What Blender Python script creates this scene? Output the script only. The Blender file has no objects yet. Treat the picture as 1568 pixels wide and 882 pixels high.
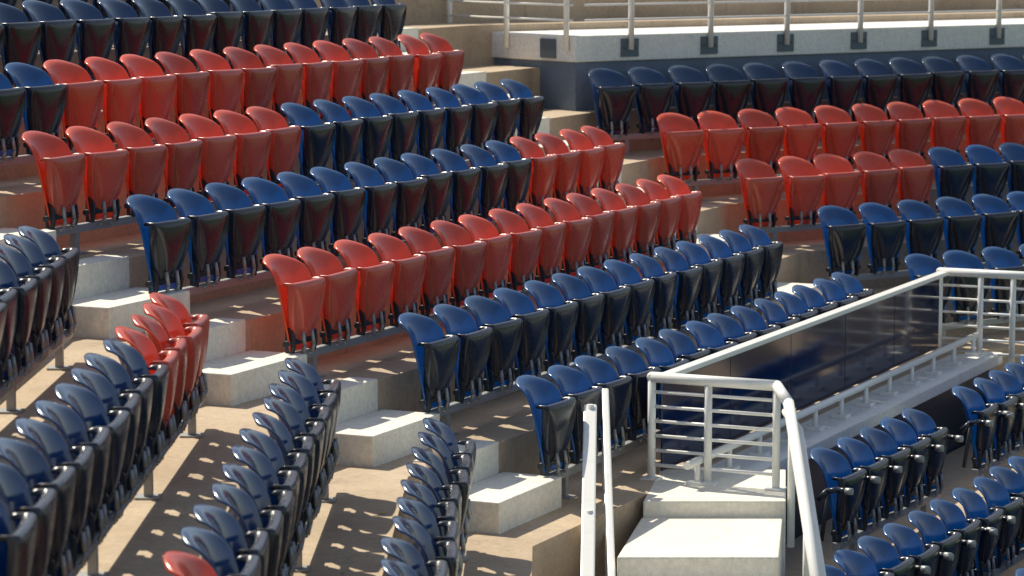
import bpy, bmesh, math, random
from mathutils import Vector, Matrix
random.seed(7)
RAD=math.radians
scn=bpy.context.scene
# ------------------------------------------------------------------ frames
X0,Y0,ZC=-0.656,19.380,10.0
H0,RISE,D,S=2.565,0.406,0.783,0.85      # back-top drop of row 4, rise, row depth, back-top height
AL,AC,AR,AP=RAD(0.75),RAD(25.0),RAD(53.82),RAD(26.9)
QL,QR=-0.591,-3.987
B=0.17
class Frame:
    def __init__(s,a,ox=X0,oy=Y0,q0=0.0):
        s.a=a;s.n=Vector((math.cos(a),-math.sin(a),0));s.d=Vector((math.sin(a),math.cos(a),0))
        s.o=Vector((ox,oy,0));s.q0=q0
    def P(s,q,t,h):
        v=s.o+s.n*(q+s.q0)+s.d*t
        return Vector((v.x,v.y,ZC-h))
FL=Frame(AL,q0=QL);FC=Frame(AC);FR=Frame(AR,q0=QR)
FP=Frame(AP,2.255,20.56)
def TH(k): return H0+(k-4)*RISE+S       # drop of tread k
def qk(k): return (k-4)*D
# ------------------------------------------------------------------ materials
def newmat(name):
    m=bpy.data.materials.new(name);m.use_nodes=True
    nt=m.node_tree;b=nt.nodes['Principled BSDF']
    return m,nt,b
def nd(nt,t,**k):
    n=nt.nodes.new(t)
    for a,v in k.items(): setattr(n,a,v)
    return n
def mixcol(nt,fac,a,b,blend='MIX'):
    m=nd(nt,'ShaderNodeMix',data_type='RGBA',blend_type=blend)
    for sock,v in ((m.inputs[0],fac),(m.inputs[6],a),(m.inputs[7],b)):
        if isinstance(v,bpy.types.NodeSocket): nt.links.new(v,sock)
        elif isinstance(v,(int,float)): sock.default_value=v
        else: sock.default_value=(*v,1)
    return m.outputs[2]
def noise(nt,scale,detail=4,rough=.6,coord='Object',scl=None):
    tc=nd(nt,'ShaderNodeTexCoord');n=nd(nt,'ShaderNodeTexNoise')
    n.inputs['Scale'].default_value=scale;n.inputs['Detail'].default_value=detail;n.inputs['Roughness'].default_value=rough
    src=tc.outputs[coord]
    if scl:
        mp=nd(nt,'ShaderNodeMapping');mp.inputs['Scale'].default_value=scl
        nt.links.new(src,mp.inputs[0]);src=mp.outputs[0]
    nt.links.new(src,n.inputs[0]);return n.outputs[0]
def ramp(nt,fac,lo,hi,a=0.,b=1.):
    r=nd(nt,'ShaderNodeMapRange');r.inputs[1].default_value=lo;r.inputs[2].default_value=hi
    r.inputs[3].default_value=a;r.inputs[4].default_value=b
    nt.links.new(fac,r.inputs[0]);return r.outputs[0]
def plastic(name,col,dust,dust_sheen_col,rough=.3,spec=.5,trans=0,tcol=(1,1,1),mind=.1,coat=0,nlo=.15):
    m,nt,b=newmat(name)
    oi=nd(nt,'ShaderNodeObjectInfo')
    hs=nd(nt,'ShaderNodeHueSaturation');hs.inputs['Color'].default_value=(*col,1)
    nt.links.new(ramp(nt,oi.outputs['Random'],0,1,.78,1.22),hs.inputs['Value'])
    geo=nd(nt,'ShaderNodeNewGeometry');sx=nd(nt,'ShaderNodeSeparateXYZ');nt.links.new(geo.outputs['Normal'],sx.inputs[0])
    up=ramp(nt,sx.outputs[2],.15,.9,mind,1)
    tc=nd(nt,'ShaderNodeTexCoord');va=nd(nt,'ShaderNodeVectorMath',operation='MULTIPLY_ADD')
    nt.links.new(oi.outputs['Random'],va.inputs[1]);va.inputs[0].default_value=(37,91,53);nt.links.new(tc.outputs['Object'],va.inputs[2])
    n=nd(nt,'ShaderNodeTexNoise');n.inputs['Scale'].default_value=6;n.inputs['Detail'].default_value=3;n.inputs['Roughness'].default_value=.6
    nt.links.new(va.outputs[0],n.inputs[0]);nz=ramp(nt,n.outputs[0],.35,.68,nlo,1)
    mu=nd(nt,'ShaderNodeMath',operation='MULTIPLY');nt.links.new(up,mu.inputs[0]);nt.links.new(nz,mu.inputs[1])
    mm=nd(nt,'ShaderNodeMath',operation='MULTIPLY');nt.links.new(mu.outputs[0],mm.inputs[0]);mm.inputs[1].default_value=dust
    nt.links.new(mixcol(nt,mm.outputs[0],hs.outputs[0],dust_sheen_col),b.inputs['Base Color'])  # greyer up-facing parts: dust plus a highlight painted into the colour
    nt.links.new(ramp(nt,n.outputs[0],.3,.7,rough-.04,rough+.08),b.inputs['Roughness'])
    b.inputs['Specular IOR Level'].default_value=spec
    b.inputs['Coat Weight'].default_value=coat;b.inputs['Coat Roughness'].default_value=.10
    if trans:
        tr=nd(nt,'ShaderNodeBsdfTranslucent');tr.inputs[0].default_value=(*tcol,1)
        mx=nd(nt,'ShaderNodeMixShader');mx.inputs[0].default_value=trans
        nt.links.new(b.outputs[0],mx.inputs[1]);nt.links.new(tr.outputs[0],mx.inputs[2])
        nt.links.new(mx.outputs[0],nt.nodes['Material Output'].inputs[0])
    return m
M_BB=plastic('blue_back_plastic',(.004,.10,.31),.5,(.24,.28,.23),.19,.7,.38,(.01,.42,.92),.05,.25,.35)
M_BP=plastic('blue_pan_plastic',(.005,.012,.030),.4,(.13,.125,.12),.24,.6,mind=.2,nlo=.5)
M_RB=plastic('red_back_plastic',(.86,.10,.03),.42,(.84,.44,.32),.21,.7,.38,(1,.22,.05),.07,.25,.4)
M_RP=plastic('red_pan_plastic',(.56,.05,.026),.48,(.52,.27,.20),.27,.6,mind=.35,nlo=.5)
M_DK=plastic('bracket_plastic',(.02,.025,.035),.2,(.1,.1,.1),.5)
M_BSH=plastic('shaded_blue_back_plastic',(.003,.045,.14),.45,(.13,.16,.16),.15,.7,.2,(.02,.3,.8),.06,.6,.4)  # blue seat plastic for dim rows, shade put into its colour
def concrete(name,c1,c2,st=(.12,.09,.06),sc=1.0,stmax=.5):
    m,nt,b=newmat(name)
    big=ramp(nt,noise(nt,.9*sc,4,.65),.35,.68)
    c=mixcol(nt,big,c1,c2)
    fn=noise(nt,30,4,.75)
    fine=ramp(nt,fn,.3,.75,.80,1.12)
    hs=nd(nt,'ShaderNodeHueSaturation');nt.links.new(c,hs.inputs['Color']);nt.links.new(fine,hs.inputs['Value']);c=hs.outputs[0]
    stn=ramp(nt,noise(nt,3.3*sc,6,.75),.56,.78,0,stmax)
    c=mixcol(nt,stn,c,st)
    drip=ramp(nt,noise(nt,6,4,.7,scl=(1,1,.12)),.58,.75,0,.3)
    c=mixcol(nt,drip,c,st)
    nt.links.new(c,b.inputs['Base Color']);b.inputs['Roughness'].default_value=.85
    b.inputs['Specular IOR Level'].default_value=.3
    return m
M_CON=concrete('terrace_concrete',(.62,.49,.35),(.47,.36,.25))
M_STEP=concrete('step_concrete',(.93,.89,.78),(.87,.82,.70),(.38,.31,.23),1,.25)
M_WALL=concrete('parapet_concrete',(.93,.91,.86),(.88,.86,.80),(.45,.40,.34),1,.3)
M_DWALL=concrete('shaded_wall_concrete',(.19,.24,.31),(.14,.18,.24),(.08,.08,.09))  # bluish dark tone is the wall's shade, put into the colour
M_FAR=concrete('far_wall_shade',(.10,.115,.10),(.06,.07,.065),(.04,.04,.04))  # dark olive carries the walls' shade in the base colour
def metal(name,col,rough,metallic,wear=.35):
    m,nt,b=newmat(name)
    c=mixcol(nt,ramp(nt,noise(nt,9,4,.7),.55,.8,0,wear),col,tuple(x*.45 for x in col))
    nt.links.new(c,b.inputs['Base Color']);b.inputs['Metallic'].default_value=metallic
    b.inputs['Roughness'].default_value=rough
    return m
M_WHT=metal('white_painted_steel',(.93,.92,.87),.28,0,.25)
M_GAL=metal('galvanised_steel',(.38,.39,.39),.5,.5)
M_PLATE=metal('bolt_plate_steel',(.12,.15,.19),.5,.3)
M_NAVY=metal('navy_panel',(.003,.010,.050),.09,0)
M_NWALL=metal('navy_wall_paint',(.012,.022,.065),.4,0)
m,nt,b=newmat('grass');nt.links.new(mixcol(nt,noise(nt,3),(.04,.09,.02),(.07,.12,.03)),b.inputs['Base Color']);b.inputs['Roughness'].default_value=.9;M_GR=m
m,nt,b=newmat('yellow_leaf');nt.links.new(mixcol(nt,noise(nt,30),(.6,.45,.04),(.45,.3,.03)),b.inputs['Base Color']);M_LEAF=m
# ------------------------------------------------------------------ mesh helpers
def mkobj(name,me,parent=None,mats=()):
    o=bpy.data.objects.new(name,me);scn.collection.objects.link(o)
    for mm in mats: me.materials.append(mm)
    if parent: o.parent=parent
    return o
def empty(name):
    o=bpy.data.objects.new(name,None);scn.collection.objects.link(o);o.empty_display_size=.1;return o
def add_box(bm,c,mat=0,bev=0.0):
    vs=[bm.verts.new(v) for v in c]
    fs=[]
    for idx in ((3,2,1,0),(4,5,6,7),(0,1,5,4),(1,2,6,5),(2,3,7,6),(3,0,4,7)):
        f=bm.faces.new([vs[i] for i in idx]);f.material_index=mat;fs.append(f)
    bmesh.ops.recalc_face_normals(bm,faces=fs)
    if bev:
        es=list({e for f in fs for e in f.edges})
        r=bmesh.ops.bevel(bm,geom=es,offset=bev,segments=2,affect='EDGES',profile=.5)
        for f in r['faces']: f.material_index=mat
def fbox(bm,F,q0,q1,t0,t1,h0,h1,mat=0,bev=0.0):
    c=[F.P(q0,t0,h1),F.P(q1,t0,h1),F.P(q1,t1,h1),F.P(q0,t1,h1),F.P(q0,t0,h0),F.P(q1,t0,h0),F.P(q1,t1,h0),F.P(q0,t1,h0)]
    add_box(bm,c,mat,bev)
def wbox(bm,x0,x1,y0,y1,z0,z1,mat=0,bev=0.0):
    add_box(bm,[Vector(p) for p in ((x0,y0,z0),(x1,y0,z0),(x1,y1,z0),(x0,y1,z0),(x0,y0,z1),(x1,y0,z1),(x1,y1,z1),(x0,y1,z1))],mat,bev)
def prism(bm,xy,z0,z1,bev=0.0):
    add_box(bm,[Vector((x,y,z0)) for x,y in xy]+[Vector((x,y,z1)) for x,y in xy],0,bev)
def tube(bm,p0,p1,r,mat=0,seg=10,flat=None):
    p0=Vector(p0);p1=Vector(p1);d=(p1-p0);L=d.length;d.normalize()
    up=Vector((0,0,1)) if abs(d.z)<.95 else Vector((0,1,0))
    a=d.cross(up).normalized();b_=a.cross(d).normalized()
    rings=[]
    for p in (p0,p1):
        rings.append([bm.verts.new(p+a*math.cos(2*math.pi*i/seg)*r+b_*math.sin(2*math.pi*i/seg)*r*(flat or 1)) for i in range(seg)])
    for i in range(seg):
        f=bm.faces.new((rings[0][i],rings[0][(i+1)%seg],rings[1][(i+1)%seg],rings[1][i]));f.material_index=mat;f.smooth=True
    f=bm.faces.new(rings[0]);f.material_index=mat
    f=bm.faces.new(rings[1][::-1]);f.material_index=mat
def path(bm,pts,r,mat=0):
    for a,b_ in zip(pts,pts[1:]): tube(bm,a,b_,r,mat)
    for p in pts[1:-1]:
        bmesh.ops.create_icosphere(bm,subdivisions=2,radius=r*1.0,matrix=Matrix.Translation(p))
def done(bm,name,mats,parent=None):
    bmesh.ops.recalc_face_normals(bm,faces=bm.faces[:])
    me=bpy.data.meshes.new(name);bm.to_mesh(me);bm.free()
    return mkobj(name,me,parent,mats)
# ------------------------------------------------------------------ seat
def grid_surface(rows,smooth=True,mat=0):
    bm=bmesh.new();vv=[[bm.verts.new(p) for p in r] for r in rows]
    for i in range(len(vv)-1):
        for j in range(len(vv[0])-1):
            f=bm.faces.new((vv[i][j],vv[i][j+1],vv[i+1][j+1],vv[i+1][j]));f.smooth=smooth;f.material_index=mat
    me=bpy.data.meshes.new('tmp');bm.to_mesh(me);bm.free();return me
def solid(me,th,sub=1,off=1):
    o=bpy.data.objects.new('tmp',me);scn.collection.objects.link(o)
    s=o.modifiers.new('s','SOLIDIFY');s.thickness=th;s.offset=off
    if sub:
        u=o.modifiers.new('u','SUBSURF');u.levels=sub
    dg=bpy.context.evaluated_depsgraph_get()
    r=bpy.data.meshes.new_from_object(o.evaluated_get(dg))
    bpy.data.objects.remove(o);return r
YS=0.105
def seat_mesh(name,mats,arm=False,panang=0.0):
    # backrest
    prof=[(.035,.205,.150),(.018,.28,.178),(-.006,.39,.200),(-.034,.52,.216),(-.055,.62,.224),(-.077,.70,.224),(-.096,.757,.217),(-.118,.803,.204),(-.148,.834,.184),(-.190,.846,.152)]
    us=[-1,-.94,-.78,-.55,-.28,0,.28,.55,.78,.94,1]
    rows=[]
    n=len(prof)
    for i,(y,z,w) in enumerate(prof):
        v=i/(n-1)
        rows.append([Vector((u*w, y+YS+.085*abs(u)**2.2*(.35+.65*math.sin(min(1,v*1.15)*math.pi)), z-(.045*abs(u)**3 if v>.6 else 0)*(v-.6)/.4)) for u in us])
    back=solid(grid_surface(rows),.014,1)
    # pan (folded up), V-shaped raised centre with recesses at both sides
    pp=[(.060,.655,.185,.9,0),(.090,.684,.200,.9,0),(.120,.682,.210,.9,0),(.134,.655,.213,.88,0),(.132,.610,.212,.80,.6),(.126,.54,.207,.64,1),(.115,.46,.190,.50,1),(.100,.38,.160,.42,1),(.080,.31,.118,.40,.8),(.052,.262,.085,.6,0),(.015,.25,.06,.6,0)]
    rows=[]
    for (y,z,w,wc,rec) in pp:
        yy=y+YS
        cols=[]
        side=[(1.0,-.062,0),(1.0,-.012,0),(.965,.0,0),(.92,-.055*rec,0),(wc+.04,-.062*rec,0),(wc,0.0,0),(wc*.5,.006,0)]
        for (uu,dy,_) in side: cols.append(Vector((-uu*w,yy+dy,z)))
        cols.append(Vector((0,yy+.008,z)))
        for (uu,dy,_) in side[::-1]: cols.append(Vector((uu*w,yy+dy,z)))
        rows.append(cols)
    if panang:
        R=Matrix.Rotation(panang,3,'X');c=Vector((0,YS+.03,.27))
        rows=[[c+R@(p-c) for p in r] for r in rows]
    pan=solid(grid_surface(rows),.009,1,-1)
    bm=bmesh.new()
    bm.from_mesh(back);nb=len(bm.faces)
    for f in bm.faces: f.material_index=0
    bm.from_mesh(pan);bm.faces.ensure_lookup_table()
    for f in bm.faces[nb:]: f.material_index=1
    for f in bm.faces: f.smooth=True
    # side brackets
    for sx in (-1,1):
        x0,x1=sx*.135,sx*.155
        prof2=[(.02,.19),(.075,.19),(.09,.25),(.085,.33),(.05,.38),(.02,.36)]
        a=[bm.verts.new((x0,y+YS,z)) for y,z in prof2];b2=[bm.verts.new((x1,y+YS,z)) for y,z in prof2]
        fs=[bm.faces.new(a),bm.faces.new(b2[::-1])]
        for i in range(len(a)): fs.append(bm.faces.new((a[i],b2[i],b2[(i+1)%len(a)],a[(i+1)%len(a)])))
        for f in fs: f.material_index=2
    tube(bm,(-.2,YS+.045,.27),(.2,YS+.045,.27),.02,2)
    # U-shaped cast hinge below the pan
    for sx in (-.06,.06):
        pts=[Vector((sx,YS+.03,.165)),Vector((sx,YS+.10,.19)),Vector((sx,YS+.115,.25)),Vector((sx,YS+.10,.34))]
        for a,b2 in zip(pts,pts[1:]): tube(bm,a,b2,.013,4,8)
    if arm:
        for sx in (-1,1):
            pts=[Vector((sx*.235,YS-.05,.52)),Vector((sx*.245,YS+.02,.585)),Vector((sx*.245,YS+.10,.60)),Vector((sx*.245,YS+.19,.595))]
            for i in range(3): tube(bm,pts[i],pts[i+1],.022,1,8)
            for p,r,mi in ((pts[1],.023,1),(pts[2],.023,1)):
                bmesh.ops.create_icosphere(bm,subdivisions=1,radius=r,matrix=Matrix.Translation(p))
            tube(bm,pts[3]-Vector((0,.03,0)),pts[3]+Vector((0,.022,0)),.025,4,10)
            tube(bm,(sx*.235,YS-.03,.22),(sx*.245,YS+.03,.58),.016,2,8)
    bmesh.ops.recalc_face_normals(bm,faces=bm.faces[:])
    me=bpy.data.meshes.new(name);bm.to_mesh(me);bm.free()
    for mm in mats: me.materials.append(mm)
    return me
V=[0.0,.05,-.035]
ME={'b':[seat_mesh('blue_seat_mesh',(M_BB,M_BP,M_DK,M_WHT,M_GAL),False,a) for a in V],
    'r':[seat_mesh('red_seat_mesh',(M_RB,M_RP,M_DK,M_WHT,M_GAL),False,a) for a in V],
    'n':[seat_mesh('shaded_blue_seat_mesh',(M_BSH,M_BP,M_DK,M_WHT,M_GAL),False,a) for a in V],
    'a':[seat_mesh('blue_arm_seat_mesh',(M_BB,M_BP,M_DK,M_WHT,M_GAL),True,a) for a in V]}
NM={'b':'blue_stadium_seat','r':'red_stadium_seat','n':'navy_stadium_seat','a':'blue_armrest_stadium_seat'}  # navy kind is the blue seat with shade painted into its back
def seat(F,q,t,h,kind):
    me=random.choices(ME[kind],(6,1,2))[0]
    o=mkobj(NM[kind],me)
    o.location=F.P(q,t,h)
    o.rotation_euler=(random.gauss(0,.014),random.gauss(0,.007),-(math.pi/2+F.a)+random.gauss(0,.025))
def beam(F,q,t0,t1,h,name='seat_support_beam'):
    bm=bmesh.new()
    fbox(bm,F,q+YS+.02,q+YS+.075,t0,t1,h-.20,h-.145,0,.004)
    n=max(2,int(round(abs(t1-t0)/2.0))+1)
    for i in range(n):
        t=t0+.35+(t1-t0-.7)*i/(n-1)
        fbox(bm,F,q+YS+.025,q+YS+.07,t-.025,t+.025,h-.145,h-.012)
        fbox(bm,F,q+YS-.02,q+YS+.115,t-.06,t+.06,h-.012,h-.001)
    done(bm,name,[M_GAL])
def row(F,k,t0,pattern,step=.5,q=None,h=None):
    q=qk(k) if q is None else q;h=TH(k) if h is None else h
    for i,ch in enumerate(pattern):
        if ch!=' ': seat(F,q,t0+step*i,h,ch)
    a,b_=t0-step*.5,t0+step*(len(pattern)-.5)
    beam(F,q,min(a,b_)+.06,max(a,b_)-.06,h)
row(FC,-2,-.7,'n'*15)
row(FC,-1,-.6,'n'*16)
row(FC,0,-1.47,'bbbb'+'r'*13)
row(FC,1,-.92,'r'*7+'b'*9)
row(FC,2,-.87,'b'*12+'r'*4)
row(FC,3,-.44,'r'*15)
row(FC,4,0,'b'*14)
row(FC,5,.22,'b'*14)
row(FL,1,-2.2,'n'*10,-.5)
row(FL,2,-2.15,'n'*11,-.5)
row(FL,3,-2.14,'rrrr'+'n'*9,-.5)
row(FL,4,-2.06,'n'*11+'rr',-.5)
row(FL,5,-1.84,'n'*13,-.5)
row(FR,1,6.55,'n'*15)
row(FR,2,6.79,'r'*13)
row(FR,3,7.10,'rrrrr'+'b'*6)
row(FR,4,7.45,'b'*9)
row(FR,5,7.80,'b'*7)
# ------------------------------------------------------------------ terrace
def isect(F1,q1,F2,q2):
    a1=q1+F1.q0;a2=q2+F2.q0
    det=F1.n.x*F2.n.y-F1.n.y*F2.n.x
    x=(a1*F2.n.y-a2*F1.n.y)/det;y=(F1.n.x*a2-F2.n.x*a1)/det
    return Vector((X0+x,Y0+y,0))
def at(v,h): return Vector((v.x,v.y,ZC-h))
def ep(F,q,t): return F.P(q,t,0)
bm=bmesh.new()
def quad(*p):
    vs=[bm.verts.new(v) for v in p];return bm.faces.new(vs)
def edgeline(q,mode):
    pts=[]
    if mode in('all','left'):
        pts+=[ep(FL,q,-16),isect(FL,q,FC,q)]
        if mode=='left': pts.append(ep(FC,q,1.0)); return pts
    if mode=='right': pts.append(ep(FC,q,8.35))
    pts+=[isect(FC,q,FR,q),ep(FR,q,18)]
    return pts
for k in range(-4,9):
    for mode in (('all',) if k<=5 else ('left','right')):
        q0=qk(k)-B;q1=qk(k+1)-B
        a=edgeline(q0,mode);b_=edgeline(q1,mode)
        h=TH(k)
        for i in range(len(a)-1):
            quad(at(a[i],h),at(a[i+1],h),at(b_[i+1],h),at(b_[i],h))
            quad(at(b_[i],h),at(b_[i+1],h),at(b_[i+1],h+RISE),at(b_[i],h+RISE))
bmesh.ops.remove_doubles(bm,verts=bm.verts[:],dist=.001)
o=done(bm,'concrete_seating_terrace',[M_CON])
# aisle half steps
def aisle(k,t0,t1):
    bm=bmesh.new();fbox(bm,FC,qk(k)-B+.006,qk(k)+.27,t0,t1,TH(k)-RISE/2,TH(k)+.02,0,.008)
    fbox(bm,FC,qk(k)-B-.20,qk(k)-B+.005,t0+.06,t1-.06,TH(k)-RISE-.012,TH(k)-.004,0,.006)
    done(bm,'aisle_step',[M_STEP])
for k,t0,t1 in ((0,-2.9,-1.9),(1,-2.1,-1.15),(2,-1.74,-.75),(3,-1.55,-.56),(4,-1.12,-.16),(5,-.90,.08)): aisle(k,t0,t1)
for k,t0,t1 in ((-1,7.2,8.2),(0,7.1,8.1),(1,6.95,7.85),(2,6.95,7.75),(3,6.9,7.7),(4,6.85,7.65),(5,7.1,7.9)): aisle(k,t0,t1)
# a few fallen leaves on the treads
bm=bmesh.new()
for k,F,q,t in ((3,FL,.35,-6.2),(3,FL,.50,-5.1),(4,FL,.40,-4.2),(4,FL,.52,-2.6),(5,FL,.45,-3.4),(2,FL,.45,-4.0)):
    p=F.P(qk(k)+q,t,TH(k)-.006);s=random.uniform(.015,.03);an=random.random()*6
    vs=[bm.verts.new(p+Vector((math.cos(an+j*1.257)*s*(1 if j%2 else .6),math.sin(an+j*1.257)*s*(.6 if j%3 else 1),.006*(j%2)))) for j in range(5)]
    bm.faces.new(vs)
done(bm,'fallen_leaves',[M_LEAF])
# ------------------------------------------------------------------ P block
HP=3.70+S
bm=bmesh.new()
fbox(bm,FP,-.62,.54,-1.0,12,HP,HP+1.5)
fbox(bm,FP,.541,1.25,-5,12,HP+.406,HP+2)
fbox(bm,FP,1.251,2.0,-5,12,HP+.812,HP+2.4)
fbox(bm,FP,2.001,3.0,-5,12,HP+1.218,HP+2.8)
done(bm,'lower_concrete_terrace',[M_CON])
row(FP,0,0,'a'*5,.48,0,HP)
row(FP,0,3.18,'a'*6,.48,0,HP)
row(FP,0,-1.9,'a'*14,.484,.71,HP+.406)
row(FP,0,-1.6,'a'*14,.484,1.42,HP+.812)
# ------------------------------------------------------------------ vomitory: panel, ledge, rails
g=empty('navy_barrier_panel')
bm=bmesh.new()
n=5
for i in range(n):
    a=1.34+i*(8.0-1.34)/n;b_=1.34+(i+1)*(8.0-1.34)/n
    fbox(bm,FC,1.245,1.262,a+.004,b_-.004,3.15,3.78,0,.003)
done(bm,'panel_sheets',[M_NAVY],g)
bm=bmesh.new()
fbox(bm,FC,1.21,1.30,1.28,8.1,3.095,3.135,0,.008)
done(bm,'top_rail',[M_WHT],g)
bm=bmesh.new()
fbox(bm,FC,1.30,1.78,1.3,8.3,3.83,3.93,0,.01)
done(bm,'vomitory_ledge',[M_WALL])
bm=bmesh.new();fbox(bm,FC,1.40,1.66,1.3,8.3,3.932,4.9)
done(bm,'vomitory_wall',[M_NWALL])
bm=bmesh.new()
tube(bm,FC.P(1.58,1.0,3.66),FC.P(1.58,8.2,3.66),.028)
for i in range(12):
    t=1.2+i*.62
    tube(bm,FC.P(1.58,t,3.66),FC.P(1.58,t,3.83),.02)
    fbox(bm,FC,1.52,1.64,t-.06,t+.06,3.80,3.829)
done(bm,'ledge_handrail',[M_WHT])
def guard(name,t,q0,q1,htop,hbot,nb,posts):
    bm=bmesh.new()
    tube(bm,FC.P(q0,t,htop),FC.P(q1,t,htop),.038)
    for i in range(nb):
        h=htop+(hbot-htop)*(i+1)/(nb+1)
        tube(bm,FC.P(q0,t,h),FC.P(q1,t,h),.012)
    for q in posts:
        tube(bm,FC.P(q,t,htop),FC.P(q,t,hbot),.028)
        fbox(bm,FC,q-.06,q+.06,t-.06,t+.06,hbot-.012,hbot)
    for q in (q0,q1): bmesh.ops.create_icosphere(bm,subdivisions=2,radius=.038,matrix=Matrix.Translation(FC.P(q,t,htop)))
    return done(bm,name,[M_WHT])
guard('stair_guard_railing',1.24,1.22,2.14,3.10,3.82,6,(1.22,1.64,2.14))
guard('stair_guard_railing',8.15,1.22,2.6,3.10,3.95,6,(1.22,1.6,1.9,2.2,2.6))
# landing & steps
def z(h): return ZC-h
bm=bmesh.new();prism(bm,((.88,19.2),(1.84,19.2),(1.95,20.35),(1.05,20.35)),z(5.5),z(3.82),.012);done(bm,'stair_landing',[M_STEP])
bm=bmesh.new();prism(bm,((.66,17.95),(1.68,17.95),(1.82,19.197),(.87,19.197)),z(5.5),z(3.93),.012);done(bm,'stair_step',[M_STEP])
bm=bmesh.new();prism(bm,((.60,17.3),(1.66,17.3),(1.68,17.947),(.66,17.947)),z(5.8),z(4.11),.012);done(bm,'stair_step',[M_STEP])
bm=bmesh.new();prism(bm,((.56,16.6),(1.64,16.6),(1.66,17.297),(.60,17.297)),z(6.2),z(4.3),.012);done(bm,'stair_step',[M_STEP])
# stair right handrail
bm=bmesh.new()
A=FC.P(2.14,1.24,3.10)
path(bm,[A,Vector((1.86,19.3,z(3.17))),Vector((1.90,16.9,z(4.4)))],.038)
path(bm,[A-Vector((-.05,.1,.16)),Vector((1.93,19.25,z(3.35))),Vector((1.96,16.9,z(4.55)))],.028)
for y in (19.25,18.3,17.3):
    tt=(19.3-y)/2.4
    tube(bm,(1.88+.03*tt,y,z(3.17+1.23*tt)),(1.88+.03*tt,y,z(3.17+1.23*tt+.95)),.026)
done(bm,'stair_handrail',[M_WHT])
# left handrails
bm=bmesh.new()
def hr(x0,x1,w,th,y0=19.45,h0=3.2,y1=16.9):
    h1=h0+.5*(y0-y1)
    add_box(bm,[Vector(p) for p in ((x1-w,y1,z(h1+th)),(x1+w,y1,z(h1+th)),(x0+w,y0,z(h0+th)),(x0-w,y0,z(h0+th)),(x1-w,y1,z(h1)),(x1+w,y1,z(h1)),(x0+w,y0,z(h0)),(x0-w,y0,z(h0)))],0,.01)
hr(.53,.44,.045,.05)
hr(.53,.44,.02,.03,h0=3.55)
hr(.64,.62,.024,.05,19.7,3.13)
hr(.64,.62,.018,.03,19.7,3.5)
for x,y,yb,hh in ((.53,19.42,19.42,3.2),(.495,18.4,18.4,3.72),(.46,17.4,17.4,4.2),(.64,19.6,19.6,3.2),(.63,18.6,18.6,3.7),(.62,17.6,17.6,4.2)):
    tube(bm,(x,y,z(hh)),(x,y,z(hh+.95)),.024)
done(bm,'stair_handrail',[M_WHT])
# ------------------------------------------------------------------ upper concourse
Q=qk(1)-B-.02-.15   # wall front plane
g=empty('concourse_parapet_wall')
t0=6.46
bm=bmesh.new();fbox(bm,FR,Q-2.1,Q,t0,24,1.05,1.31,0,.012);done(bm,'deck_slab_edge',[M_WALL],g)
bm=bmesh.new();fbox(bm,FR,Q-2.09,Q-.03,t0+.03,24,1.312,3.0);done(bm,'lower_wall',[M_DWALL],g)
bm=bmesh.new()
fbox(bm,FR,Q-16,Q-2.102,t0-1.2,30,1.055,3.0)
done(bm,'concourse_floor',[M_WALL])
bm=bmesh.new()
fbox(bm,FR,Q-9.4,Q-9,t0-14,32,-1.0,1.054)
for i in range(9):
    fbox(bm,FR,Q-8.99,Q-8.7,t0-10+i*4,t0-9.6+i*4,-1.0,1.054)
done(bm,'concourse_back_wall',[M_FAR])
bm=bmesh.new()
fbox(bm,FR,Q-3.2,Q-3.0,4.4,8.2,-.7,1.5,0,.01)
for i in range(3):
    fbox(bm,FR,Q-2.998,Q-2.96,4.5,8.1,.15+i*.28,.19+i*.28)
done(bm,'concourse_side_wall',[M_FAR])
bm=bmesh.new()
def Rpost(t):
    tube(bm,FR.P(Q+.03,t,1.2),FR.P(Q+.03,t,-.05),.03)
tp=[t0+.68+i*1.03 for i in range(16)]
for t in tp: Rpost(t)
for h in (-.05,.15,.35,.55,.75,.9):
    tube(bm,FR.P(Q+.03,t0+.1,h),FR.P(Q+.03,t0+17,h),.03 if h<0 else .011)
for s in (.1,1.1,2.1):
    tube(bm,FR.P(Q-s,t0-.03,1.2),FR.P(Q-s,t0-.03,-.05),.028)
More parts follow.
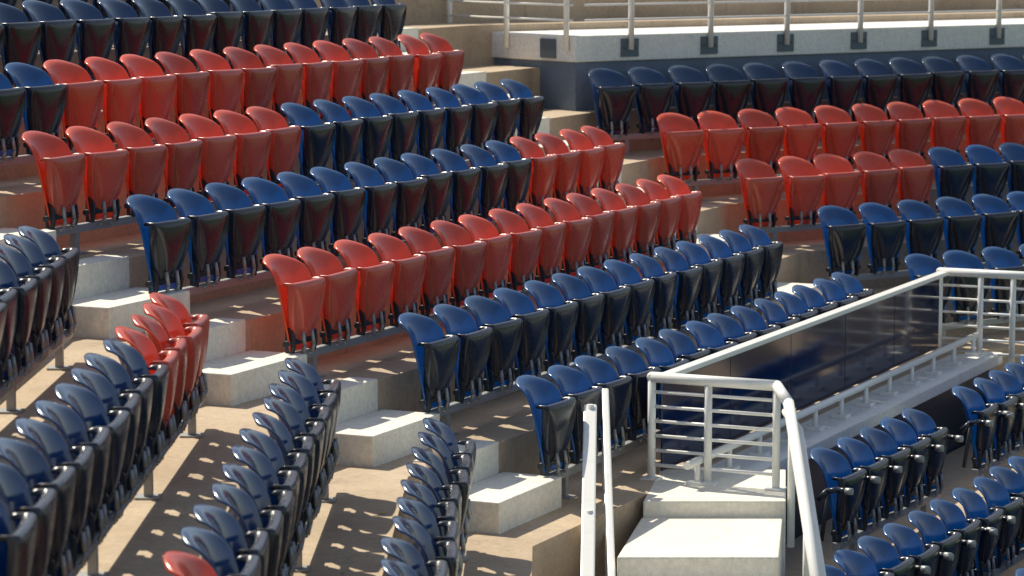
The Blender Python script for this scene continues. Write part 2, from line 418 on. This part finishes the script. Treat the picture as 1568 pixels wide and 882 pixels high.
for h in (-.05,.15,.35,.55,.75,.9):
    tube(bm,FR.P(Q-.0,t0-.03,h),FR.P(Q-2.2,t0-.03,h),.03 if h<0 else .011)
done(bm,'concourse_railing',[M_WHT])
bm=bmesh.new()
for t in tp:
    fbox(bm,FR,Q+.001,Q+.018,t-.11,t+.11,1.09,1.27,0,.003)
    for dt in (-.07,.07):
        tube(bm,FR.P(Q+.01,t+dt,1.18),FR.P(Q+.035,t+dt,1.18),.012)
fbox(bm,FR,Q-.55,Q-.3,t0-.02,t0-.002,1.09,1.28,0,.003)
done(bm,'railing_bolt_plates',[M_PLATE])
# ground
bm=bmesh.new();wbox(bm,-900,900,-900,900,2.0,3.0);done(bm,'grass_field',[M_GR])
# ------------------------------------------------------------------ light
az,el=RAD(-41),RAD(51)
sd=Vector((math.sin(az)*math.cos(el),math.cos(az)*math.cos(el),math.sin(el)))
L=bpy.data.lights.new('sun','SUN');L.energy=5.0;L.angle=RAD(.5);L.color=(1,.93,.77)
lo=bpy.data.objects.new('sun',L);scn.collection.objects.link(lo);lo.rotation_euler=sd.to_track_quat('Z','Y').to_euler()
w=bpy.data.worlds.new('World');scn.world=w;w.use_nodes=True
nt=w.node_tree;bg=nt.nodes['Background'];sky=nt.nodes.new('ShaderNodeTexSky');sky.sky_type='NISHITA';sky.sun_disc=False
sky.sun_elevation=el;sky.sun_rotation=az
hs=nt.nodes.new('ShaderNodeHueSaturation');hs.inputs['Saturation'].default_value=.72
nt.links.new(sky.outputs[0],hs.inputs['Color']);nt.links.new(hs.outputs[0],bg.inputs[0]);bg.inputs[1].default_value=.12
# ------------------------------------------------------------------ camera
cam=bpy.data.cameras.new('camera');cam.lens=4450/1568*36;cam.sensor_width=36;cam.clip_end=3000
cam.dof.use_dof=True;cam.dof.focus_distance=20.5;cam.dof.aperture_fstop=3.2
co=bpy.data.objects.new('camera',cam);scn.collection.objects.link(co)
co.location=(0,0,ZC);co.rotation_euler=(RAD(90)-math.atan(551.3/4450),0,0)
scn.camera=co
scn.view_settings.view_transform='Standard';scn.view_settings.look='None';scn.view_settings.exposure=0
